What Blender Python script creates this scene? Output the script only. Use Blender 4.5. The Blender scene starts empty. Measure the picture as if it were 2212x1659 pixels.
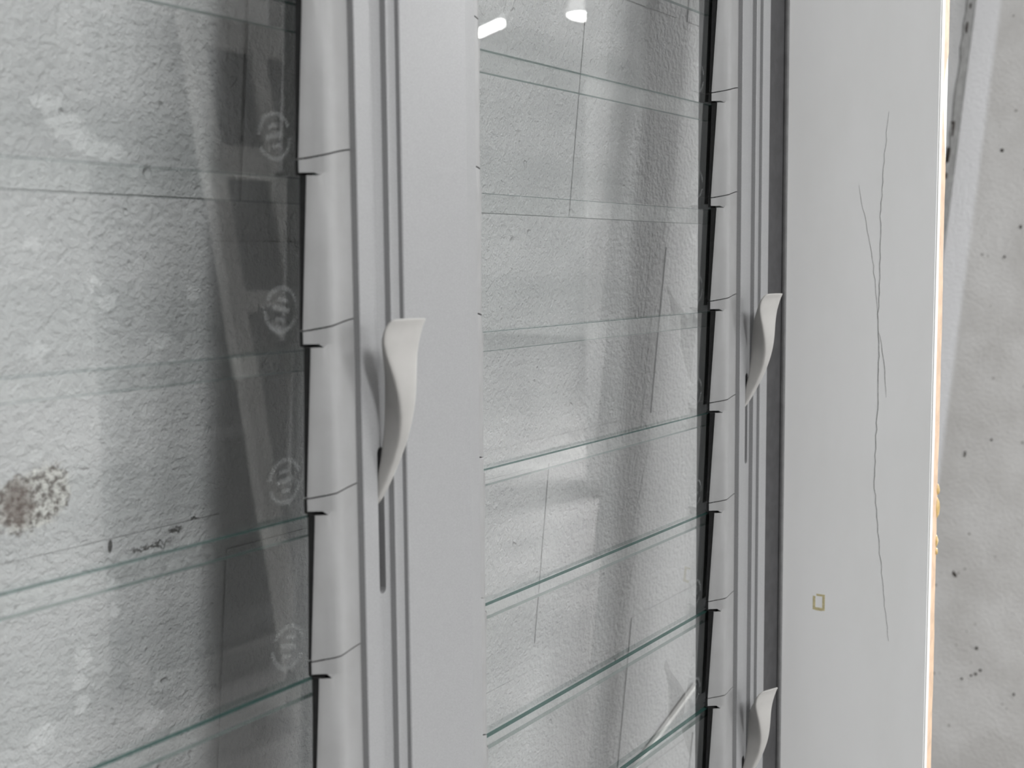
import bpy, bmesh, math, random
from mathutils import Vector, Matrix
random.seed(7)
S = bpy.context.scene
C = S.collection

# ------------------------------------------------------------------ camera
FPX = 2654.73
LEAN = 0.10042            # the window leans back against the wall
GAP = 0.10127
ZK0 = 0.09258
WB = 1.45                 # distance down the window from the reference row to its foot
H = math.cos(LEAN) * WB - ZK0 + 0.0052    # height of the origin above the floor

def rot(rx, ry, rz):
    X = Matrix.Rotation(rx, 3, 'X'); Y = Matrix.Rotation(ry, 3, 'Y'); Z = Matrix.Rotation(rz, 3, 'Z')
    return Z @ X @ Y
RM = rot(0.152815, -0.997152, 0.075311) @ Matrix(((1, 0, 0), (0, 0, -1), (0, 1, 0)))
cam_data = bpy.data.cameras.new('camera')
cam = bpy.data.objects.new('camera', cam_data)
C.objects.link(cam)
M3 = Matrix((RM[0], -RM[1], -RM[2])).transposed()
M4 = M3.to_4x4()
M4.translation = Vector((-0.497923, -0.568494, -0.001093 + H))
cam.matrix_world = M4
cam_data.sensor_width = 36
cam_data.lens = 36 * FPX / 2212
cam_data.clip_start = 0.02
cam_data.dof.use_dof = True
cam_data.dof.focus_distance = 0.95
cam_data.dof.aperture_fstop = 9.0
S.camera = cam

# ------------------------------------------------------------------ world, exposure
w = bpy.data.worlds.new('world'); S.world = w
w.use_nodes = True
w.node_tree.nodes['Background'].inputs[0].default_value = (0.6, 0.62, 0.65, 1)
w.node_tree.nodes['Background'].inputs[1].default_value = 0.05
w.cycles.sampling_method = 'NONE'      # the hall is closed; the sky plays no part
S.view_settings.view_transform = 'Standard'
S.view_settings.look = 'None'
S.view_settings.exposure = -0.24
S.view_settings.gamma = 1.0
S.view_settings.use_curve_mapping = False
S.cycles.max_bounces = 5
S.cycles.diffuse_bounces = 2
S.cycles.glossy_bounces = 2
S.cycles.transmission_bounces = 2
S.cycles.transparent_max_bounces = 10
S.cycles.use_light_tree = False
S.cycles.caustics_reflective = False
S.cycles.caustics_refractive = False
CEIL = H + 2.15
MAIN_POWER = 116.0
SIDE_POWER = 44.0          # fixture in front of the right bay         # emission of the near ceiling fixture
FILL_POWER = 380.0  # emission of the added hall fill lights

# ------------------------------------------------------------------ node helpers
class N:
    def __init__(s, name):
        s.m = bpy.data.materials.new(name); s.m.use_nodes = True
        s.t = s.m.node_tree; s.b = s.t.nodes['Principled BSDF']; s.out = s.t.nodes['Material Output']
    def n(s, typ, **kw):
        nd = s.t.nodes.new(typ)
        for k, v in kw.items(): setattr(nd, k, v)
        return nd
    def l(s, a, b): s.t.links.new(a, b)
    def coord(s, kind='Object'):
        return s.n('ShaderNodeTexCoord').outputs[kind]
    def pos(s): return s.n('ShaderNodeNewGeometry').outputs['Position']
    def noise(s, vec, scale, detail=4, rough=0.55, out='Fac'):
        nd = s.n('ShaderNodeTexNoise'); nd.inputs['Scale'].default_value = scale
        nd.inputs['Detail'].default_value = detail; nd.inputs['Roughness'].default_value = rough
        s.l(vec, nd.inputs['Vector']); return nd.outputs[out]
    def mapr(s, v, a, b, c=0.0, d=1.0, smooth=True):
        nd = s.n('ShaderNodeMapRange')
        if smooth: nd.interpolation_type = 'SMOOTHSTEP'
        for i, x in enumerate((a, b, c, d)): nd.inputs[i + 1].default_value = x
        s.l(v, nd.inputs[0]); return nd.outputs[0]
    def math(s, op, a, b=None):
        nd = s.n('ShaderNodeMath'); nd.operation = op
        for i, x in enumerate((a, b)):
            if x is None: continue
            if isinstance(x, (int, float)): nd.inputs[i].default_value = x
            else: s.l(x, nd.inputs[i])
        return nd.outputs[0]
    def vmath(s, op, a, b=None):
        nd = s.n('ShaderNodeVectorMath'); nd.operation = op
        for i, x in enumerate((a, b)):
            if x is None: continue
            if isinstance(x, (tuple, list)): nd.inputs[i].default_value = x
            else: s.l(x, nd.inputs[i])
        return nd.outputs['Value'] if op in ('LENGTH', 'DISTANCE') else nd.outputs[0]
    def mix(s, fac, a, b):
        nd = s.n('ShaderNodeMix'); nd.data_type = 'RGBA'
        if isinstance(fac, (int, float)): nd.inputs[0].default_value = fac
        else: s.l(fac, nd.inputs[0])
        for i, x in ((6, a), (7, b)):
            if isinstance(x, (tuple, list)): nd.inputs[i].default_value = tuple(x)[:3] + (1,)
            else: s.l(x, nd.inputs[i])
        return nd.outputs[2]
    def base(s, col):
        if isinstance(col, (tuple, list)): s.b.inputs['Base Color'].default_value = tuple(col)[:3] + (1,)
        else: s.l(col, s.b.inputs['Base Color'])
    def rough(s, r): s.b.inputs['Roughness'].default_value = r
    def spec(s, v): s.b.inputs['Specular IOR Level'].default_value = v
    def bump(s, h, dist, strength=1.0):
        nd = s.n('ShaderNodeBump'); nd.inputs['Distance'].default_value = dist
        nd.inputs['Strength'].default_value = strength
        s.l(h, nd.inputs['Height']); s.l(nd.outputs[0], s.b.inputs['Normal'])
    def ellipse(s, vec, cx, cz, rx, rz, soft=0.25):
        v = s.vmath('SUBTRACT', vec, (cx, 0, cz))
        v = s.vmath('MULTIPLY', v, (1 / rx, 0, 1 / rz))
        return s.mapr(s.vmath('LENGTH', v), 1 - soft, 1 + soft, 1.0, 0.0)
    def blend_max(s, items):
        r = items[0]
        for it in items[1:]: r = s.math('MAXIMUM', r, it)
        return r

def simple(name, col, rough=0.5, var=0.06, scale=60, spec=0.4, bump=0.0, bscale=400):
    k = N(name); c = k.coord()
    f = k.noise(c, scale, 4)
    lo = [x * (1 - var) for x in col]; hi = [min(1, x * (1 + var)) for x in col]
    k.base(k.mix(k.mapr(f, 0.3, 0.7), lo, hi)); k.rough(rough); k.spec(spec)
    if bump: k.bump(k.noise(c, bscale, 3), bump)
    return k.m

# ------------------------------------------------------------------ materials
def wall_material(worn):
    k = N('painted_block_worn' if worn else 'painted_block'); P = k.pos()
    base = k.mix(k.mapr(k.noise(P, 9, 2), 0.32, 0.7), (0.385, 0.386, 0.386), (0.435, 0.435, 0.435))
    col = base
    if not worn:
        spk = k.mapr(k.noise(P, 75, 2), 0.68, 0.74)
        col = k.mix(k.math('MULTIPLY', spk, 0.45), base, (0.51, 0.51, 0.51))
    else:
        warp = k.vmath('SCALE', k.vmath('SUBTRACT', k.noise(P, 170, 3, 0.65, out='Color'), (0.5, 0.5, 0.5)))
        warp.node.inputs['Scale'].default_value = 0.016
        PW = k.vmath('ADD', P, warp)
        # pale patches where the top coat has flaked
        pale = [(-.086, .027, .009, .005), (-.074, .017, .011, .007), (-.060, .009, .010, .006), (-.047, .006, .013, .005),
                (-.004, -.103, .011, .004), (-.090, -.104, .008, .005), (-.045, -.078, .006, .004), (-.052, -.068, .006, .003),
                (.010, -.245, .005, .004), (-.035, -.247, .004, .006), (-.034, -.262, .003, .006),
                (-.055, -.285, .006, .008), (-.056, -.300, .005, .005), (-.055, -.315, .005, .005), (-.082, -.325, .009, .008),
                (.006, -.318, .010, .006), (-.003, -.341, .010, .007), (-.093, -.046, .004, .003),
                (.020, -.075, .006, .004), ]
        pm = k.blend_max([k.ellipse(PW, cx, cz + H, rx, rz, .18) for cx, cz, rx, rz in pale])
        pm = k.math('MULTIPLY', pm, 0.85)
        col = k.mix(pm, base, (0.51, 0.51, 0.51))
        # bare stained spot
        bm_ = k.blend_max([k.ellipse(PW, -.093, -.186 + H, .022, .017, .15), k.ellipse(PW, -.080, -.182 + H, .013, .016, .15)])
        bare = k.mix(k.mapr(k.noise(P, 260, 3), 0.35, 0.62), (0.10, 0.088, 0.078), (0.52, 0.51, 0.48))
        brown = k.mix(k.math('MULTIPLY', k.ellipse(PW, -.100, -.186 + H, .010, .013, .5), 0.75), bare, (0.085, 0.055, 0.042))
        col = k.mix(bm_, col, brown)
        # small dark marks and grime along the blade line
        dk = k.blend_max([k.ellipse(P, -.037, -.2225 + H, .0016, .0040, .2), k.ellipse(PW, .012, -.2215 + H, .006, .0018, .5),
                          k.ellipse(PW, .027, -.2165 + H, .003, .0012, .6), k.ellipse(PW, -.008, -.2290 + H, .014, .0014, .7)])
        col = k.mix(k.math('MULTIPLY', dk, 0.9), col, (0.035, 0.033, 0.03))
    k.base(col); k.rough(0.6); k.spec(0.35)
    h = k.math('ADD', k.math('MULTIPLY', k.noise(P, 185, 2, 0.5), 1.0), k.math('MULTIPLY', k.noise(P, 520, 1, 0.6), 0.35))
    pits = k.mapr(k.noise(P, 75, 1), 0.22, 0.30)
    h = k.math('ADD', h, k.math('MULTIPLY', pits, 0.5))
    k.bump(h, 0.0026)
    return k.m

def pier_material():
    k = N('pier_plaster'); P = k.pos()
    base = k.mix(k.mapr(k.noise(P, 7, 5), 0.3, 0.72), (0.59, 0.575, 0.555), (0.74, 0.73, 0.715))
    sep = k.n('ShaderNodeSeparateXYZ'); k.l(P, sep.inputs[0])
    band = k.mapr(sep.outputs[1], -0.052, -0.041)
    col = k.mix(band, base, (0.88, 0.88, 0.89))
    v = k.n('ShaderNodeTexVoronoi'); v.inputs['Scale'].default_value = 38; k.l(P, v.inputs['Vector'])
    spots = k.mapr(v.outputs['Distance'], 0.05, 0.11, 1, 0)
    msk = k.mapr(k.noise(P, 19, 1), 0.44, 0.54)
    col = k.mix(k.math('MULTIPLY', k.math('MULTIPLY', spots, msk), 0.75), col, (0.13, 0.115, 0.10))
    k.base(col); k.rough(0.75); k.spec(0.25)
    k.bump(k.noise(P, 160, 1), 0.0010)
    return k.m

def jamb_material():
    k = N('jamb_paint'); c = k.coord()
    st = k.vmath('MULTIPLY', c, (6, 14, 5))
    f = k.mapr(k.noise(st, 1.0, 4), 0.35, 0.75)
    col = k.mix(f, (0.93, 0.93, 0.925), (0.89, 0.89, 0.88))
    k.base(col); k.rough(0.48); k.spec(0.4)
    return k.m

def metal_material():
    k = N('powder_coat'); c = k.coord()
    f = k.noise(c, 1500, 2, 0.6)
    col = k.mix(k.mapr(f, 0.3, 0.7), (0.242, 0.243, 0.246), (0.285, 0.286, 0.289))
    k.base(col); k.rough(0.42); k.spec(0.45)
    return k.m

def clip_material():
    k = N('clip_plastic'); c = k.coord()
    f = k.mapr(k.noise(c, 40, 4), 0.3, 0.75)
    col = k.mix(f, (0.272, 0.272, 0.272), (0.246, 0.245, 0.243))
    k.base(col); k.rough(0.5); k.spec(0.4)
    return k.m

def glass_material():
    k = N('clear_glass')
    k.t.nodes.remove(k.b)
    tr = k.n('ShaderNodeBsdfTransparent'); tr.inputs[0].default_value = (0.982, 0.988, 0.986, 1)
    gl = k.n('ShaderNodeBsdfGlossy'); gl.inputs['Roughness'].default_value = 0.0
    gl.inputs[0].default_value = (1, 1, 1, 1)
    ge = k.n('ShaderNodeNewGeometry')                    # Schlick reflectance, the same from both sides of a face
    dt = k.n('ShaderNodeVectorMath'); dt.operation = 'DOT_PRODUCT'
    k.l(ge.outputs['Normal'], dt.inputs[0]); k.l(ge.outputs['Incoming'], dt.inputs[1])
    c1 = k.math('SUBTRACT', 1.0, k.math('ABSOLUTE', dt.outputs['Value']))
    fr = k.math('ADD', k.math('MULTIPLY', k.math('POWER', c1, 4.4), 1.45), 0.078)   # both faces of the sheet together
    fr.node.use_clamp = True
    mx = k.n('ShaderNodeMixShader')
    k.l(fr, mx.inputs[0]); k.l(tr.outputs[0], mx.inputs[1]); k.l(gl.outputs[0], mx.inputs[2])
    k.l(mx.outputs[0], k.out.inputs[0])
    return k.m

def glass_back_material():
    k = N('clear_glass_back'); k.t.nodes.remove(k.b)
    tr = k.n('ShaderNodeBsdfTransparent'); tr.inputs[0].default_value = (0.982, 0.988, 0.986, 1)
    k.l(tr.outputs[0], k.out.inputs[0]); return k.m

def glass_edge_material():
    k = N('glass_edge')
    k.base((0.030, 0.085, 0.075)); k.rough(0.22); k.spec(0.6)
    tr = k.n('ShaderNodeBsdfTransparent'); tr.inputs[0].default_value = (0.32, 0.50, 0.46, 1)
    mx = k.n('ShaderNodeMixShader'); mx.inputs[0].default_value = 0.62
    k.l(tr.outputs[0], mx.inputs[1]); k.l(k.b.outputs[0], mx.inputs[2]); k.l(mx.outputs[0], k.out.inputs[0])
    return k.m

def glass_lower_edge_material():
    k = N('glass_lower_edge')
    k.base((0.10, 0.16, 0.15)); k.rough(0.3); k.spec(0.5)
    tr = k.n('ShaderNodeBsdfTransparent'); tr.inputs[0].default_value = (0.55, 0.66, 0.63, 1)
    mx = k.n('ShaderNodeMixShader'); mx.inputs[0].default_value = 0.42
    k.l(tr.outputs[0], mx.inputs[1]); k.l(k.b.outputs[0], mx.inputs[2]); k.l(mx.outputs[0], k.out.inputs[0])
    return k.m

def etch_material():
    k = N('etched_glass')
    k.base((0.75, 0.78, 0.77)); k.rough(0.8)
    tr = k.n('ShaderNodeBsdfTransparent')
    mx = k.n('ShaderNodeMixShader'); mx.inputs[0].default_value = 0.12
    k.l(tr.outputs[0], mx.inputs[1]); k.l(k.b.outputs[0], mx.inputs[2]); k.l(mx.outputs[0], k.out.inputs[0])
    return k.m

def emit(name, col, strength):
    k = N(name)
    e = k.n('ShaderNodeEmission'); e.inputs[0].default_value = (*col, 1); e.inputs[1].default_value = strength
    k.l(e.outputs[0], k.out.inputs[0]); return k.m

M = dict(
    wall=wall_material(False), worn=wall_material(True), pier=pier_material(), jamb=jamb_material(), metal=metal_material(), clip=clip_material(),
    glass=glass_material(), back=glass_back_material(), edge=glass_edge_material(), edge2=glass_lower_edge_material(), etch=etch_material(),
    handle=simple('handle_plastic', (0.42, 0.41, 0.395), 0.42, 0.03, 90),
    infill=simple('black_infill', (0.018, 0.018, 0.018), 0.6, 0.2, 200, 0.2),  # black for the clip slits and the shaded slot floors
    gap_dark=simple('dark_gap_strip', (0.062, 0.061, 0.063), 0.65, 0.10, 90, 0.2),
    corner_grey=simple('grey_strip', (0.15, 0.15, 0.15), 0.6, 0.1, 90, 0.2),
    white=simple('white_primer', (0.74, 0.73, 0.71), 0.5, 0.03, 40),
    peach=simple('bare_timber', (0.64, 0.455, 0.315), 0.65, 0.12, 70),
    glue=simple('dried_glue', (0.60, 0.42, 0.17), 0.35, 0.1, 200, 0.5),
    crack=simple('crack_shadow', (0.34, 0.34, 0.335), 0.9, 0.3, 300, 0.1),
    tape=simple('tape_residue', (0.62, 0.55, 0.32), 0.6, 0.15, 500),
    debris=simple('dark_debris', (0.055, 0.047, 0.041), 0.9, 0.3, 300, 0.1),
    caulk=simple('grey_caulk', (0.27, 0.27, 0.265), 0.8, 0.15, 80, 0.2),
    mortar=None,
    floor=simple('concrete_floor', (0.30, 0.29, 0.285), 0.55, 0.2, 3, 0.3),
    ceiling=simple('ceiling_paint', (0.84, 0.84, 0.835), 0.8, 0.05, 3),
    hall=simple('hall_wall_paint', (0.84, 0.84, 0.835), 0.8, 0.05, 2),
    brown=simple('left_wall_paint', (0.34, 0.335, 0.33), 0.8, 0.1, 3),
    dark=simple('dark_paint', (0.15, 0.15, 0.15), 0.6, 0.1, 5),
    pale=simple('pale_timber_paint', (0.70, 0.69, 0.66), 0.6, 0.06, 10),
    fixture=simple('fixture_white', (0.75, 0.75, 0.75), 0.5, 0.02, 10),
    main=emit('fixture_diffuser', (0.985, 0.995, 1.0), MAIN_POWER),
    side=emit('side_diffuser', (0.985, 0.995, 1.0), SIDE_POWER),
    far=emit('fill_diffuser', (0.985, 0.995, 1.0), FILL_POWER),
    shade=emit('glowing_shade', (1.0, 0.99, 0.98), 2.6),
    bulb=emit('lamp_glow', (1.0, 0.99, 0.97), 40.0),
)

for _n in ('bulb', 'shade'): M[_n].cycles.emission_sampling = 'NONE'   # far and small: seen, but no light source worth sampling

# ------------------------------------------------------------------ mesh helpers
def mesh_obj(name, verts, faces, mat, parent=None, smooth=False, mats=None, fmat=None):
    me = bpy.data.meshes.new(name); me.from_pydata([tuple(v) for v in verts], [], faces); me.update()
    bm = bmesh.new(); bm.from_mesh(me); bmesh.ops.recalc_face_normals(bm, faces=bm.faces[:]); bm.to_mesh(me); bm.free()
    for m_ in (mats or [mat]): me.materials.append(m_)
    if fmat:
        for p, i in zip(me.polygons, fmat): p.material_index = i
    if smooth:
        for p in me.polygons: p.use_smooth = True
    o = bpy.data.objects.new(name, me); C.objects.link(o)
    if parent: o.parent = parent
    return o

def box_data(x0, x1, y0, y1, z0, z1):
    v = [(x0, y0, z0), (x1, y0, z0), (x1, y1, z0), (x0, y1, z0), (x0, y0, z1), (x1, y0, z1), (x1, y1, z1), (x0, y1, z1)]
    f = [(0, 3, 2, 1), (4, 5, 6, 7), (0, 1, 5, 4), (1, 2, 6, 5), (2, 3, 7, 6), (3, 0, 4, 7)]
    return v, f

def box(name, x0, x1, y0, y1, z0, z1, mat, parent=None, bevel=0.0, seg=2):
    v, f = box_data(x0, x1, y0, y1, z0, z1)
    o = mesh_obj(name, v, f, mat, parent)
    if bevel:
        b = o.modifiers.new('bevel', 'BEVEL'); b.width = bevel; b.segments = seg
    return o

def prism(name, prof, z0, z1, mat, parent=None):
    """profile of (u,d) points swept straight up"""
    n = len(prof)
    v = [(a, b, z0) for a, b in prof] + [(a, b, z1) for a, b in prof]
    f = [tuple(range(n))[::-1], tuple(range(n, 2 * n))] + [(i, (i + 1) % n, n + (i + 1) % n, n + i) for i in range(n)]
    return mesh_obj(name, v, f, mat, parent)

def tag(o, label=None, cat=None, group=None, kind=None):
    if label: o['label'] = label
    if cat: o['category'] = cat
    if group: o['group'] = group
    if kind: o['kind'] = kind
    elif cat: o['kind'] = 'thing'
    return o

def empty(name, loc, rx=0):
    o = bpy.data.objects.new(name, None); C.objects.link(o); o.location = loc; o.rotation_euler = (rx, 0, 0)
    o.empty_display_size = 0.05
    return o

# ------------------------------------------------------------------ the setting
CORNER_X = 1.742
PITCH_Z = 0.2
Z_J0 = 0.16971 + H
wall = box('wall_back', -6.0, CORNER_X + 0.6, 0.0010, 0.30, 0.0, CEIL, M['worn'])
tag(wall, 'grey painted concrete block wall behind the louvre window', kind='structure')
# blocks in running bond, joints raked back 3.5 mm
def block_mesh():
    v, f = box_data(-0.1999, 0.1999, -0.0, 0.030, -0.0990, 0.0990)
    me = bpy.data.meshes.new('block'); me.from_pydata(v, [], f)
    bm = bmesh.new(); bm.from_mesh(me)
    bmesh.ops.bevel(bm, geom=bm.edges[:], offset=0.0120, segments=5, affect='EDGES')
    bmesh.ops.recalc_face_normals(bm, faces=bm.faces[:]); bm.to_mesh(me); bm.free()
    me.materials.append(M['wall'])
    return me
bme = block_mesh()
bme_worn = bme.copy(); bme_worn.materials[0] = M['worn']
rows = range(-3, 8)
for r in rows:                                   # row r lies below joint r
    zc = Z_J0 - 0.2 * r - 0.1
    if zc - 0.1 < 0 or zc + 0.1 > CEIL: continue
    off = 0.4435 if r % 2 == 0 else 0.6435
    for i in range(-4, 4):
        xc = off + 0.2 + 0.4 * i
        if xc + 0.2 > CORNER_X + 0.01 or xc - 0.2 < -1.2: continue
        o = bpy.data.objects.new('block', bme_worn if xc < .3 else bme); C.objects.link(o); o.parent = wall
        o.location = (xc, 0.0, zc)

pier = box('wall_right', CORNER_X, CORNER_X + 0.6, -0.33, 0.0, 0.0, CEIL, M['pier'])
tag(pier, 'plastered pier with a pale painted band beside the block wall', kind='structure')
# insect specks and dirt on the pier
rs = random.Random(9)
def speck(y, z, ry, rz, rot_):
    n = 9; vv = []
    for j in range(n):
        t = 2 * math.pi * j / n; q = rs.uniform(.75, 1.2)
        a, b = ry * q * math.cos(t), rz * q * math.sin(t)
        vv.append((CORNER_X - .0012, y + a * math.cos(rot_) - b * math.sin(rot_), z + H + a * math.sin(rot_) + b * math.cos(rot_)))
    vv += [(CORNER_X + .0005, y_, z_) for _, y_, z_ in vv]
    mesh_obj('speck', vv, [tuple(range(n)), tuple(range(n, 2 * n))] + [(i, (i + 1) % n, n + (i + 1) % n, n + i) for i in range(n)], M['debris'], pier)
for y, z, ry, rz, ro in ((-.0952, -.6142, .0045, .010, -.6), (-.1073, -.0444, .003, .004, 0), (-.0803, .1349, .004, .005, 0), (-.0859, -.3946, .0022, .010, 0),
                         (-.1497, -.7388, .004, .005, 0), (-.161, -.7774, .004, .004, 0), (-.1541, -.7864, .004, .004, 0), (-.1467, -.7911, .003, .003, 0),
                         (-.1319, -.8015, .003, .003, 0), (-.2213, -.8049, .003, .004, 0), (-.1267, -.3624, .0025, .004, 0), (-.1268, .0085, .003, .005, 0)):
    speck(y, z, ry * .62, rz * .62, ro)
# caulk fillet in the corner with dark holes in it
rnd = random.Random(3)
pts = []
zz = [H - 1.2 + 0.02 * i for i in range(95)]
left = [CORNER_X - 0.040 + rnd.uniform(-.006, .006) for _ in zz]
v = []; f = []
for z_, xl in zip(zz, left):
    v += [(xl, 0.002, z_), (xl, -0.002, z_), (CORNER_X + .001, -0.006, z_), (CORNER_X + .001, 0.002, z_)]
for i in range(len(zz) - 1):
    a = i * 4; b = a + 4
    for j in range(4): f.append((a + j, a + (j + 1) % 4, b + (j + 1) % 4, b + j))
trim = mesh_obj('trim_1', v, f, M['caulk'])
tag(trim, 'rough grey caulk line in the corner of wall and pier', kind='structure')
for zc, hgt, wd, dx in ((.372, .010, .006, -.026), (.335, .020, .010, -.032), (.168, .030, .008, -.036), (.122, .026, .008, -.042), (.085, .010, .012, -.044), (.06, .008, .006, -.05)):
    n = 8; vv = []
    for j in range(n):
        t = 2 * math.pi * j / n; r_ = rnd.uniform(.7, 1.15)
        vv.append((CORNER_X + dx + wd * .5 * r_ * math.cos(t), -.0045, zc + H + hgt * .5 * r_ * math.sin(t)))
    vv += [(x, .001, z_) for x, y, z_ in vv]
    mesh_obj('hole', vv, [tuple(range(n)), tuple(range(n, 2 * n))] + [(i, (i + 1) % n, n + (i + 1) % n, n + i) for i in range(n)], M['debris'], trim)

XL, XR, YB = -6.0, 16.0, -13.0
tag(box('floor', XL, XR, YB, 0.3, -0.2, 0.0, M['floor']), kind='structure')
tag(box('ceiling', XL, XR, YB, 0.3, CEIL, CEIL + 0.2, M['ceiling']), kind='structure')
tag(box('wall_left', XL - .2, XL, YB, 0.3, 0, CEIL, M['brown']), kind='structure')
tag(box('wall_far', XL, XR, YB - .2, YB, 0, CEIL, M['hall']), kind='structure')
tag(box('wall_end', XR, XR + .2, YB, 0.3, 0, CEIL, M['hall']), kind='structure')
tag(box('wall_beyond', CORNER_X + 0.6, XR, 0.0, 0.3, 0, CEIL, M['hall']), kind='structure')

# ------------------------------------------------------------------ the louvre window
PITCH = 0.092
W_TOP = -0.50
Z1 = WB - W_TOP                                     # local height of the top
win = empty('louvre_window', (0, -GAP - math.sin(LEAN) * WB, H + ZK0 - math.cos(LEAN) * WB), -LEAN)
tag(win, 'grey two-bay glass louvre window in a timber frame leaning against the block wall', 'window')
BAY = 0.529
C1 = -0.1848                                        # centre of the left bay
def mir(u): return 2 * C1 - u                       # mirror inside the left bay

# jambs ---------------------------------------------------------------
JU0, JU1, JD0, JD1 = 0.645, 0.672, -0.160, 0.05
jamb = box('jamb', JU0, JU1, JD0, JD1, 0, Z1, M['jamb'], win, 0.0006, 1)
tag(jamb, 'light grey painted timber jamb board with a long crack')
jl = box('jamb', mir(JU1 - BAY), mir(JU0 - BAY), JD0, JD1, 0, Z1, M['jamb'], win, 0.0006, 1)
# front edge of the right jamb: white primer and chipped bare timber
def edge_strip(name, u_left, u_right_fn, mat, proud, lab):
    ws = [W_TOP + 0.004 + i * (WB - W_TOP - .008) / 190 for i in range(191)]
    vs = []; fs = []
    for w_ in ws:
        z_ = WB - w_; ur = u_right_fn(w_)
        vs += [(u_left, JD0 - proud, z_), (ur, JD0 - proud, z_), (ur, JD0 + .0004, z_), (u_left, JD0 + .0004, z_)]
    for i in range(len(ws) - 1):
        a = i * 4; b = a + 4
        for j in range(4): fs.append((a + j, a + (j + 1) % 4, b + (j + 1) % 4, b + j))
    fs += [(0, 1, 2, 3), tuple(range(len(vs) - 4, len(vs)))]
    o = mesh_obj(name, vs, fs, mat, jamb); tag(o, lab); return o
r2 = random.Random(11)
ph = [r2.uniform(0, 6.28) for _ in range(6)]
def rag(w_): return .0009 * math.sin(w_ * 21 + ph[0]) + .0006 * math.sin(w_ * 57 + ph[1]) + .0004 * math.sin(w_ * 131 + ph[2])
def peach_r(w_):
    base = 0.6702 + rag(w_)
    if -0.045 < w_ < 0.0:                           # chip closes here
        base = 0.6702 - (0.014) * min(1, (w_ + 0.045) / 0.030)
    elif 0.0 <= w_ < 0.05:
        base = 0.6562 + 0.013 * (w_ / 0.05)
    return base
edge_strip('primed_edge', JU0 + .0004, lambda w_: 0.6540 + .4 * rag(w_), M['white'], 0.0008, 'white primed edge strip')
edge_strip('bare_edge', 0.6532, peach_r, M['peach'], 0.0005, 'chipped bare peach timber edge')
for w_, s in ((.372, .011), (.355, .006), (.404, .007), (.414, .004)):
    bm = bmesh.new(); bmesh.ops.create_icosphere(bm, subdivisions=2, radius=1)
    for v_ in bm.verts:
        n_ = 1 + .18 * math.sin(v_.co.x * 7 + w_ * 90) * math.cos(v_.co.z * 6)
        v_.co = Vector((0.6700 + v_.co.x * .0035 * n_, JD0 + .001 + v_.co.y * .0035 * n_, WB - w_ + v_.co.z * s * n_))
    me = bpy.data.meshes.new('glue_blob'); bm.to_mesh(me); bm.free(); me.materials.append(M['glue'])
    for p in me.polygons: p.use_smooth = True
    o = bpy.data.objects.new('glue_blob', me); C.objects.link(o); o.parent = jamb; tag(o, 'yellow dried glue blob')
# crack in the jamb face
def crack(poly, width):
    pts_ = []
    r3 = random.Random(len(poly) * 17 + int(width * 1e6))
    for (d0, w0), (d1, w1) in zip(poly[:-1], poly[1:]):
        n = max(2, int(abs(w1 - w0) / .006))
        for i in range(n):
            t = i / n; pts_.append((d0 + (d1 - d0) * t + r3.uniform(-.0006, .0006), w0 + (w1 - w0) * t))
    pts_.append(poly[-1]); vs = []; fs = []
    for i, (d_, w_) in enumerate(pts_):
        t = i / (len(pts_) - 1); wd = width * (0.25 + .75 * math.sin(math.pi * min(1, max(0, t))) ** .6)
        z_ = WB - w_
        vs += [(JU0 - .00012, d_ - wd / 2, z_), (JU0 - .00012, d_ + wd / 2, z_), (JU0 + .0006, d_ + wd / 2, z_), (JU0 + .0006, d_ - wd / 2, z_)]
    for i in range(len(pts_) - 1):
        a = i * 4; b = a + 4
        for j in range(4): fs.append((a + j, a + (j + 1) % 4, b + (j + 1) % 4, b + j))
    fs += [(0, 1, 2, 3), tuple(range(len(vs) - 4, len(vs)))]
    tag(mesh_obj('crack', vs, fs, M['crack'], jamb), 'thin dark vertical crack in the paint')
crack([(-.1153, .005), (-.1115, .05), (-.1095, .10), (-.1097, .1565), (-.1090, .19), (-.1108, .2425), (-.1085, .3479), (-.1110, .375), (-.1144, .410), (-.1200, .46), (-.1251, .50)], .0008)
crack([(-.0885, .0707), (-.0960, .105), (-.1029, .1394), (-.1092, .1952)], .0005)
crack([(-.1092, .205), (-.1140, .225), (-.1165, .2425), (-.1180, .268)], .0006)
# square of tape residue
rt = random.Random(5)
for d0, d1, w0, w1 in ((-.0505, -.0530, .4665, .4800), (-.0530, -.0600, .4775, .4805), (-.0600, -.0625, .4640, .4800), (-.0540, -.0600, .4640, .4660)):
    v_, f_ = box_data(JU0 - .0001, JU0 + .0004, min(d0, d1), max(d0, d1), WB - w1, WB - w0)
    tag(mesh_obj('tape_mark', v_, f_, M['tape'], jamb), 'yellowed tape residue')

# head, sill, outer stiles, dark gap strips, mullion -----------------------------
LEFT_OUT = mir(JU0 - BAY); LEFT_IN = LEFT_OUT
box('head_rail', LEFT_OUT, JU0, JD0, JD1, Z1 - 0.03, Z1, M['jamb'], win, .001, 1)
box('sill_rail', LEFT_OUT, JU0, JD0, JD1, 0.0, 0.03, M['jamb'], win, .001, 1)
ZA, ZB = 0.031, Z1 - 0.031
FD = -0.0198
box('outer_stile', 0.0508 + BAY, 0.597, FD, 0.03, ZA, ZB, M['metal'], win, .0006, 2)
box('outer_stile', mir(0.600 - BAY), mir(0.0508), FD, 0.03, ZA, ZB, M['metal'], win, .0006, 2)
box('gap_strip', 0.5971, JU0 - .0001, -0.0160, 0.03, ZA, ZB, M['gap_dark'], win)  # plain dark strip filling the gap beside the jamb
box('corner_strip', JU0 - .0045, JU0 - .0001, -0.0198, -0.0161, ZA, ZB, M['corner_grey'], win, .001, 2)  # mid-grey strip where the gap meets the jamb face
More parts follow.
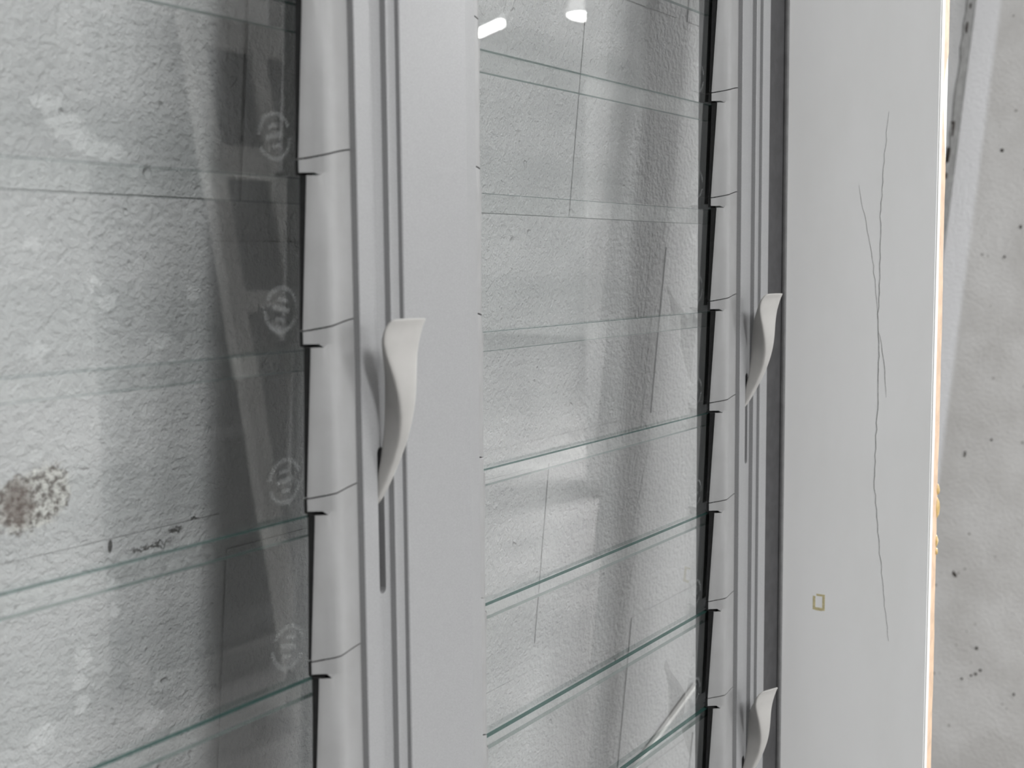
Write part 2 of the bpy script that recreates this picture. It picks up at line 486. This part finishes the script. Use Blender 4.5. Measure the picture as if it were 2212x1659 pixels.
box('gap_strip', LEFT_OUT + .0001, mir(0.6001 - BAY), -0.0120, 0.03, ZA, ZB, M['gap_dark'], win)
b_ = .0006
prism('mullion', [(.0508, .030), (.0508, FD + b_), (.0508 + b_, FD), (.1138, FD), (.1146, FD + .0002), (.1300, FD + .0046), (.1306, FD + .0054), (.1306, .030)], ZA, ZB, M['metal'], win)

# side channels with handle slots --------------------------------------------
SL_C, SL_H = 0.0356, 0.0028
def channel(shift, mirror, slots, name='side_channel'):
    """stepped profile; slots = list of (w0, w1)"""
    ws = [WB - ZA, ]
    for s0, s1 in slots:
        for t in (0, .04, .12, .25, .5, 1): ws += [s0 + SL_H * t, s1 - SL_H * t]
    ws += [WB - ZB]; ws = sorted(set(ws))
    def half(w_):
        for s0, s1 in slots:
            if s0 <= w_ <= s1:
                e = min(w_ - s0, s1 - w_)
                if e >= SL_H: return SL_H
                return max(0.00002, math.sqrt(max(0, SL_H ** 2 - (SL_H - e) ** 2)))
        return 0.00002
    vs = []; fs = []; fm = []
    D1, D2 = -.0128, -.0168
    for w_ in ws:
        h = half(w_); deep = D1 + (0.016 if h > .00003 else 0.00002)
        prof = [(.0205, .030), (.0205, D1 + .0005), (.0210, D1), (SL_C - h, D1), (SL_C - h, deep), (SL_C + h, deep), (SL_C + h, D1),
                (.0427, D1), (.0427, D2 + .0004), (.0431, D2), (.0507, D2), (.0507, .030)]
        for u_, d_ in prof:
            u_ = (mir(u_) if mirror else u_) + shift
            vs.append((u_, d_, WB - w_))
    n = 12
    for i in range(len(ws) - 1):
        for j in range(n):
            a = i * n + j; b = i * n + (j + 1) % n
            fs.append((a, b, b + n, a + n)); fm.append(1 if j == 4 else 0)  # slot floors coloured black as the shade inside the channel
    fs += [tuple(range(n)), tuple(range(len(vs) - n, len(vs)))]; fm += [0, 0]
    return mesh_obj(name, vs, fs, None, win, mats=[M['metal'], M['infill']], fmat=fm)
HAND_L = [0.0, 0.368]; HAND_R = [0.0, 0.366, 0.734]
SW0, SW1 = .2430, .3275
channel(0, False, [(SW0 + h, SW1 + h) for h in HAND_L])
channel(BAY, False, [(SW0 + h, SW1 + h) for h in HAND_R])
channel(0, True, [])
# plain channel behind the left clips of the right bay
prism('side_channel', [(.1307, .030), (.1307, -.0095), (.1350, -.0095), (.1350, .030)], ZA, ZB, M['metal'], win)

# glass blades with clips -------------------------------------------------------
G_T = 0.0045
def glass_mesh(u0, u1):
    top, bot = 0.0015, PITCH + 0.0142
    d0, d1 = 0.0066, 0.0128
    v_ = []
    for w_, d_ in ((top, d0), (bot, d1)):
        for u_ in (u0, u1):
            v_ += [(u_, d_, -w_), (u_, d_ + G_T, -w_)]
    # 0:u0 top front 1:u0 top back 2:u1 top front 3:u1 top back 4..7 bottom
    f_ = [(0, 2, 6, 4), (1, 5, 7, 3), (0, 1, 3, 2), (4, 6, 7, 5), (0, 4, 5, 1), (2, 3, 7, 6)]
    me = bpy.data.meshes.new('glass_blade'); me.from_pydata(v_, [], f_)
    me.materials.append(M['glass']); me.materials.append(M['edge']); me.materials.append(M['edge2']); me.materials.append(M['back'])
    bm = bmesh.new(); bm.from_mesh(me); bmesh.ops.recalc_face_normals(bm, faces=bm.faces[:]); bm.to_mesh(me); bm.free()
    for p, i in zip(me.polygons, (0, 3, 1, 2, 1, 1)): p.material_index = i
    return me
def sm(t):
    t = max(0, min(1, t)); return t * t * (3 - 2 * t)
SS = [0, .0006, .0018, .0035, .0050, .0075, .0100, .0130, .0180, .0230, .0276]
def clip_front(mirror):
    """front prong of a blade clip, origin on its free edge at the notch"""
    sg = -1 if mirror else 1
    def wtop(s): return -.0080 - .0062 * sm(s / .024) - .0006 * math.sin(s / .0276 * 6.28)
    def bulge(s): return -.0080 * math.sin(min(1, s / .0125) * math.pi / 2) ** .8 - .0004 * sm((s - .012) / .015)
    def e(s, w_):
        k = 1 - sm((s - .002) / .009)
        return k * (.0055 if w_ < 0 else .0055 * w_ / .083)
    trows = [0, .5, 1]; lrows = [0, .15, .4, .7, 1]
    vs = []; idx = {}
    for r, kind in [(t, 't') for t in trows] + [(t, 'l') for t in lrows]:
        for j, s in enumerate(SS):
            wt = wtop(s); wb = wt + PITCH - .0009
            w_ = wt + r * (-.0013 - wt) if kind == 't' else (.0004 if s <= .0051 else -.0013 + .0001) + r * (wb - .0004)
            if kind == 'l' and r == 1: w_ = wb
            idx[(kind, r, j)] = len(vs)
            vs.append((sg * s, bulge(s) + e(s, w_), -w_))
    fs = []
    for rr, kind in ((trows, 't'), (lrows, 'l')):
        for a, b in zip(rr[:-1], rr[1:]):
            for j in range(len(SS) - 1):
                fs.append((idx[(kind, a, j)], idx[(kind, a, j + 1)], idx[(kind, b, j + 1)], idx[(kind, b, j)]))
    for j in range(len(SS) - 1):
        if SS[j] >= .0049: fs.append((idx[('t', 1, j)], idx[('t', 1, j + 1)], idx[('l', 0, j + 1)], idx[('l', 0, j)]))
    o = mesh_obj('blade_clip', vs, fs, M['clip'], None, True)
    sol = o.modifiers.new('thick', 'SOLIDIFY'); sol.thickness = .0009
    dg = bpy.context.evaluated_depsgraph_get(); me = bpy.data.meshes.new_from_object(o.evaluated_get(dg))
    bm = bmesh.new(); bm.from_mesh(me)
    # keep solidify going into the depth: front stays, back goes to +d
    bm.to_mesh(me); bm.free()
    for p in me.polygons: p.use_smooth = True
    me.set_sharp_from_angle(angle=math.radians(40))
    bpy.data.objects.remove(o)
    return me
def infill_mesh(mirror):
    sg = -1 if mirror else 1
    vs = []; fs = []
    for w_, d0, d1 in ((-.008, .0064, .0084), (0.0, .0064, .0084), (.0005, .0010, .0054), (PITCH - .009, .0064, .0082)):
        for s, d_ in ((.0006, d0), (.0006, d1), (.012, d1), (.012, d0)):
            vs.append((sg * s, d_, -w_))
    for i in range(3):
        a = i * 4; b = a + 4
        for j in range(4): fs.append((a + j, a + (j + 1) % 4, b + (j + 1) % 4, b + j))
    fs += [(0, 1, 2, 3), (12, 13, 14, 15)]
    o = mesh_obj('g', vs, fs, M['infill']); me = o.data; bpy.data.objects.remove(o); return me  # black strip filling the slit behind the front prong
def rear_mesh(mirror):
    sg = -1 if mirror else 1
    vs = []; fs = []
    for w_, s0, d0, d1 in ((.001, .0098, .0128, .0150), (.045, .0150, .0168, .0190), (PITCH - .004, .0190, .0205, .0225)):
        for s, d_ in ((s0, d0), (s0, d1), (.0276, d1), (.0276, d0)):
            vs.append((sg * s, d_, -w_))
    for i in range(2):
        a = i * 4; b = a + 4
        for j in range(4): fs.append((a + j, a + (j + 1) % 4, b + (j + 1) % 4, b + j))
    fs += [(0, 1, 2, 3), (8, 9, 10, 11)]
    o = mesh_obj('r', vs, fs, M['clip']); me = o.data; bpy.data.objects.remove(o); return me
CR = clip_front(False), infill_mesh(False), rear_mesh(False)
CL = clip_front(True), infill_mesh(True), rear_mesh(True)

def stamp_mesh():
    """small round acid-etched maker stamp: a ring of tiny strokes"""
    vs = []; fs = []
    def stroke(x, z, ang, ln, wd):
        c_, s_ = math.cos(ang), math.sin(ang); a = len(vs)
        for p, q in ((-ln, -wd), (ln, -wd), (ln, wd), (-ln, wd)):
            vs.append((x + c_ * p - s_ * q, 0, z + s_ * p + c_ * q))
        for i in range(4): vs.append((vs[a + i][0], .00004, vs[a + i][2]))
        fs.append((a, a + 1, a + 2, a + 3)); fs.append((a + 4, a + 5, a + 6, a + 7))
        for i in range(4): fs.append((a + i, a + (i + 1) % 4, a + 4 + (i + 1) % 4, a + 4 + i))
    R_ = .0118; rr = random.Random(2)
    for i in range(40):
        t = 2 * math.pi * i / 40
        if abs(math.sin(t)) < .22: continue
        stroke(R_ * math.cos(t), R_ * math.sin(t), t + rr.uniform(-.25, .25), .0012, .00022)
    for i in range(7): stroke(-.0055 + i * .0018, .0004, 1.57 + rr.uniform(-.3, .3), .0014, .00022)
    for i in range(5): stroke(-.0030 + i * .0015, .0056, 1.57 + rr.uniform(-.4, .4), .0010, .0002)
    for i in range(4): stroke(-.0022 + i * .0015, -.0052, 1.57 + rr.uniform(-.4, .4), .0010, .0002)
    o = mesh_obj('s', vs, fs, M['etch']); me = o.data; bpy.data.objects.remove(o); return me
STAMP = stamp_mesh()

def child(name, me, parent, loc=(0, 0, 0)):
    o = bpy.data.objects.new(name, me); C.objects.link(o); o.parent = parent; o.location = loc
    return o
KS = range(-5, 15)
UR = -0.0056
bays = [(mir(UR), UR, glass_mesh(mir(UR) - .022, UR + .022)), (0.1555, UR + BAY, glass_mesh(0.1555 - .020, UR + BAY + .022))]
rj = random.Random(21)
for bi, (ul, ur, gm) in enumerate(bays):
    for kk in KS:
        w0 = kk * PITCH
        if WB - w0 - PITCH - .015 < ZA or WB - w0 > ZB - .004: continue
        g = child('glass_blade', gm, win, (0, rj.uniform(-.0004, .0004), WB - w0 + rj.uniform(-.0008, .0005)))
        tag(g, 'clear glass louvre blade with green edges')
        for (me_f, me_g, me_r), u_ in ((CR, ur), (CL, ul)):
            child('blade_clip', me_f, g, (u_, -g.location.y, WB - w0 - g.location.z))
            child('clip_infill', me_g, g, (u_, -g.location.y, WB - w0 - g.location.z))
            child('rear_prong', me_r, g, (u_, -g.location.y, WB - w0 - g.location.z))
        dx = (-.0125, -.0105, -.0115)[kk % 3] if bi == 0 else -.018
        st = child('etched_stamp', STAMP, g, (ur + dx, .0066 + .0062 * .665 - .0003, -PITCH * .78))
        st.rotation_euler = (math.atan2(.0062, PITCH + .0127), rj.uniform(-.3, .3), 0)
        tag(st, 'faint round etched maker stamp')

# lever handles --------------------------------------------------------------------
SEC = [  # w, back-left, front-left, front-right, back-right  as (u, d)
    (.1690, (.0178, -.0392), (.0176, -.0404), (.0357, -.0476), (.0358, -.0462)),
    (.1702, (.0160, -.0368), (.0160, -.0396), (.0358, -.0474), (.0360, -.0450)),
    (.1735, (.0150, -.0338), (.0149, -.0366), (.0353, -.0458), (.0358, -.0432)),
    (.1805, (.0156, -.0305), (.0146, -.0338), (.0342, -.0440), (.0366, -.0400)),
    (.1880, (.0235, -.0250), (.0168, -.0330), (.0350, -.0425), (.0372, -.0300)),
    (.1950, (.0300, -.0205), (.0200, -.0330), (.0356, -.0415), (.0374, -.0240)),
    (.2050, (.0328, -.0185), (.0245, -.0335), (.0360, -.0410), (.0374, -.0195)),
    (.2180, (.0334, -.0178), (.0278, -.0338), (.0358, -.0398), (.0374, -.0178)),
    (.2303, (.0334, -.0172), (.0305, -.0322), (.0362, -.0360), (.0374, -.0172)),
    (.2441, (.0334, -.0150), (.0323, -.0272), (.0368, -.0305), (.0374, -.0150)),
    (.2578, (.0334, -.0120), (.0332, -.0205), (.0372, -.0226), (.0374, -.0120)),
    (.2710, (.0334, -.0060), (.0335, -.0135), (.0373, -.0152), (.0374, -.0060)),
    (.2790, (.0336, -.0015), (.0336, -.0070), (.0372, -.0080), (.0372, -.0015)),
]
def handle_mesh():
    vs = []; fs = []
    n = 8
    for w_, *cs in SEC:
        cs = [Vector(c_) for c_ in cs]
        for i in range(4):
            p, q, r_ = cs[i - 1], cs[i], cs[(i + 1) % 4]
            for t in (p, r_):
                dv = t - q; L_ = dv.length
                if L_ > 1e-6: a = q + dv * min(.42, .0009 / L_)
                else: a = q
                vs.append((a.x, a.y, -w_))
    for i in range(len(SEC) - 1):
        for j in range(n):
            a = i * n + j; b = i * n + (j + 1) % n
            fs.append((a, b, b + n, a + n))
    fs += [tuple(range(n)), tuple(range(len(vs) - n, len(vs)))]
    o = mesh_obj('lever_handle', vs, fs, M['handle'], None, True)
    sb = o.modifiers.new('s', 'SUBSURF'); sb.levels = 2; sb.render_levels = 2
    dg = bpy.context.evaluated_depsgraph_get(); me = bpy.data.meshes.new_from_object(o.evaluated_get(dg))
    bpy.data.objects.remove(o)
    for p in me.polygons: p.use_smooth = True
    return me
HM = handle_mesh()
for hs, sh in ((HAND_L, 0), (HAND_R, BAY)):
    for h in hs:
        tag(child('lever_handle', HM, win, (sh, 0, WB - h)), 'pale grey curved plastic lever handle')

# ------------------------------------------------------------------ thin white batten on the wall behind the glass
v_, f_ = box_data(-.0028, .0028, -.004, 0, 0, .60)
bat = mesh_obj('batten', v_, f_, M['white'])
p0 = Vector((.858, -.002, -.567 + H)); p1 = Vector((.717, -.002, -.617 + H))
dv = (p1 - p0).normalized()
bat.location = p0 + dv * .62; bat.rotation_euler = (0, math.atan2(-dv.x, -dv.z), 0)
tag(bat, 'thin white batten lying aslant against the block wall behind the glass', 'batten')

# ------------------------------------------------------------------ ceiling fixtures and added hall fill lights
def troffer(name, cx, cy, lx, ly, mat, label, z=CEIL, group=None, rz=0):
    e_ = empty(name, (cx, cy, z)); e_.rotation_euler = (0, 0, rz)
    box('housing', -lx / 2 - .03, lx / 2 + .03, -ly / 2 - .03, ly / 2 + .03, -.06, -.001, M['fixture'], e_)
    mesh_obj('diffuser', [(-lx / 2, -ly / 2, -.0625), (-lx / 2, ly / 2, -.0625), (lx / 2, ly / 2, -.0625), (lx / 2, -ly / 2, -.0625)], [(0, 1, 2, 3)], mat, e_)
    tag(e_, label, 'ceiling light', group); return e_
troffer('ceiling_light', -.95, -2.75, .35, 1.2, M['main'], 'white ceiling light in front of the left bay, behind the camera')
troffer('ceiling_light', .38, -3.1, 0.9, .45, M['side'], 'white ceiling light in front of the right bay, right of the camera')
for x, y, lab in ((6.2, -2.4, 'added fill light of the hall nearest to the column'),
                  (2.4, -8.5, 'added fill light in the depth of the hall behind the leaning frame'),
                  (8.8, -1.3, 'added fill light close to the block wall beyond the pier'),
                  (13.5, -2.4, 'added fill light in the corner by the end wall'),
                  (4.2, -11.0, 'added fill light midway along the far wall of the hall'),
                  (-.5, -10.5, 'added fill light near the far wall of the hall')):
    troffer('ceiling_light', x, y, 1.2, .3, M['far'], lab, group='added hall fill lights')  # unseen fill lights, added to brighten the hall and its reflection in the glass

# hanging batten light, mirrored at the top left of the right bay
bt = empty('batten_light', (7.77, -5.63, 2.99)); bt.rotation_euler = (0, 0, math.atan2(-.83, .56))
box('tube', -.98, .98, -.026, .026, -.025, .022, M['bulb'], bt, .010, 2)
box('housing', -1.0, 1.0, -.03, .03, .027, .075, M['fixture'], bt)
for sx in (-.7, .7): box('hanger', sx - .004, sx + .004, -.004, .004, .075, CEIL - 2.99 - .001, M['fixture'], bt)
tag(bt, 'bright strip light mirrored in the top of the right bay beside the mullion', 'strip light')

# bell-shaped pendant, mirrored half behind a column
def lathe(name, prof, mat, parent, n=32):
    vs = []; fs = []
    for r_, z_ in prof:
        for j in range(n):
            t = 2 * math.pi * j / n; vs.append((r_ * math.cos(t), r_ * math.sin(t), z_))
    for i in range(len(prof) - 1):
        for j in range(n):
            fs.append((i * n + j, i * n + (j + 1) % n, (i + 1) * n + (j + 1) % n, (i + 1) * n + j))
    return mesh_obj(name, vs, fs, mat, parent, True)
pe = empty('pendant_lamp', (7.10, -4.05, 2.95))
lathe('shade', [(.125, 0), (.118, .03), (.098, .09), (.068, .16), (.045, .21), (.030, .25), (.004, .27), (.004, .262), (.026, .244), (.040, .206), (.062, .157), (.092, .088), (.112, .03), (.120, .0), (.125, 0)], M['shade'], pe)
lathe('bulb', [(.0005, -.030), (.05, -.026), (.085, -.016), (.108, -.002), (.112, .010), (.0005, .014)], M['bulb'], pe)
lathe('cord', [(.006, .268), (.006, CEIL - 2.95 - .001)], M['pale'], pe, 8)
tag(pe, 'bell-shaped pendant lamp mirrored in the top of the right bay', 'pendant lamp')
tag(box('column', 5.40, 5.72, -3.05, -2.73, 0, CEIL, M['hall']), 'pale square column standing in the hall', kind='structure')

# pale window frame leaning in the hall, mirrored in the shaded part of the left bay
fr = empty('leaning_frame', (1.925, -1.955, 0.0)); fr.rotation_euler = (math.radians(10.6), 0, 0)
FW, FH = 0.94, 2.02
for x0, x1 in ((0, .062), (.235, .300), (.60, .66), (FW - .062, FW)): box('stile', x0, x1, -.04, .0, 0.004, FH, M['pale'], fr, .002, 1)
for z0, z1 in ((.004, .16), (.615, .675), (1.16, 1.22), (1.545, 1.64), (FH - .10, FH)):
    for x0, x1 in ((.0625, .2345), (.3005, .5995), (.6605, FW - .0625)):
        box('rail', x0, x1, -.038, -.002, z0, z1, M['pale'], fr, .002, 1)
for z0, z1 in ((.1605, .6145), (.6755, 1.1595), (1.2205, 1.5445), (1.6405, FH - .1005)):
    for x0, x1 in ((.0625, .2345), (.3005, .5995), (.6605, FW - .0625)):
        box('pane', x0, x1, -.024, -.018, z0, z1, M['dark'], fr)
tag(fr, 'pale window frame with dark panes leaning in the hall, mirrored in the left bay', 'window frame')
rk = empty('storage_rack', (1.80, -2.60, 0))
for x0 in (0, 1.16):
    for y0 in (0, .175): box('upright', x0, x0 + .04, y0, y0 + .04, 0, 1.98, M['dark'], rk)
for z0 in (.10, .72, 1.34, 1.94): box('shelf', .0405, 1.1595, .004, .211, z0, z0 + .03, M['dark'], rk)
box('back_panel', .0405, 1.1595, .0, .0035, .1, 1.97, M['dark'], rk)
tag(rk, 'dark storage rack standing behind the pale leaning frame', 'rack')
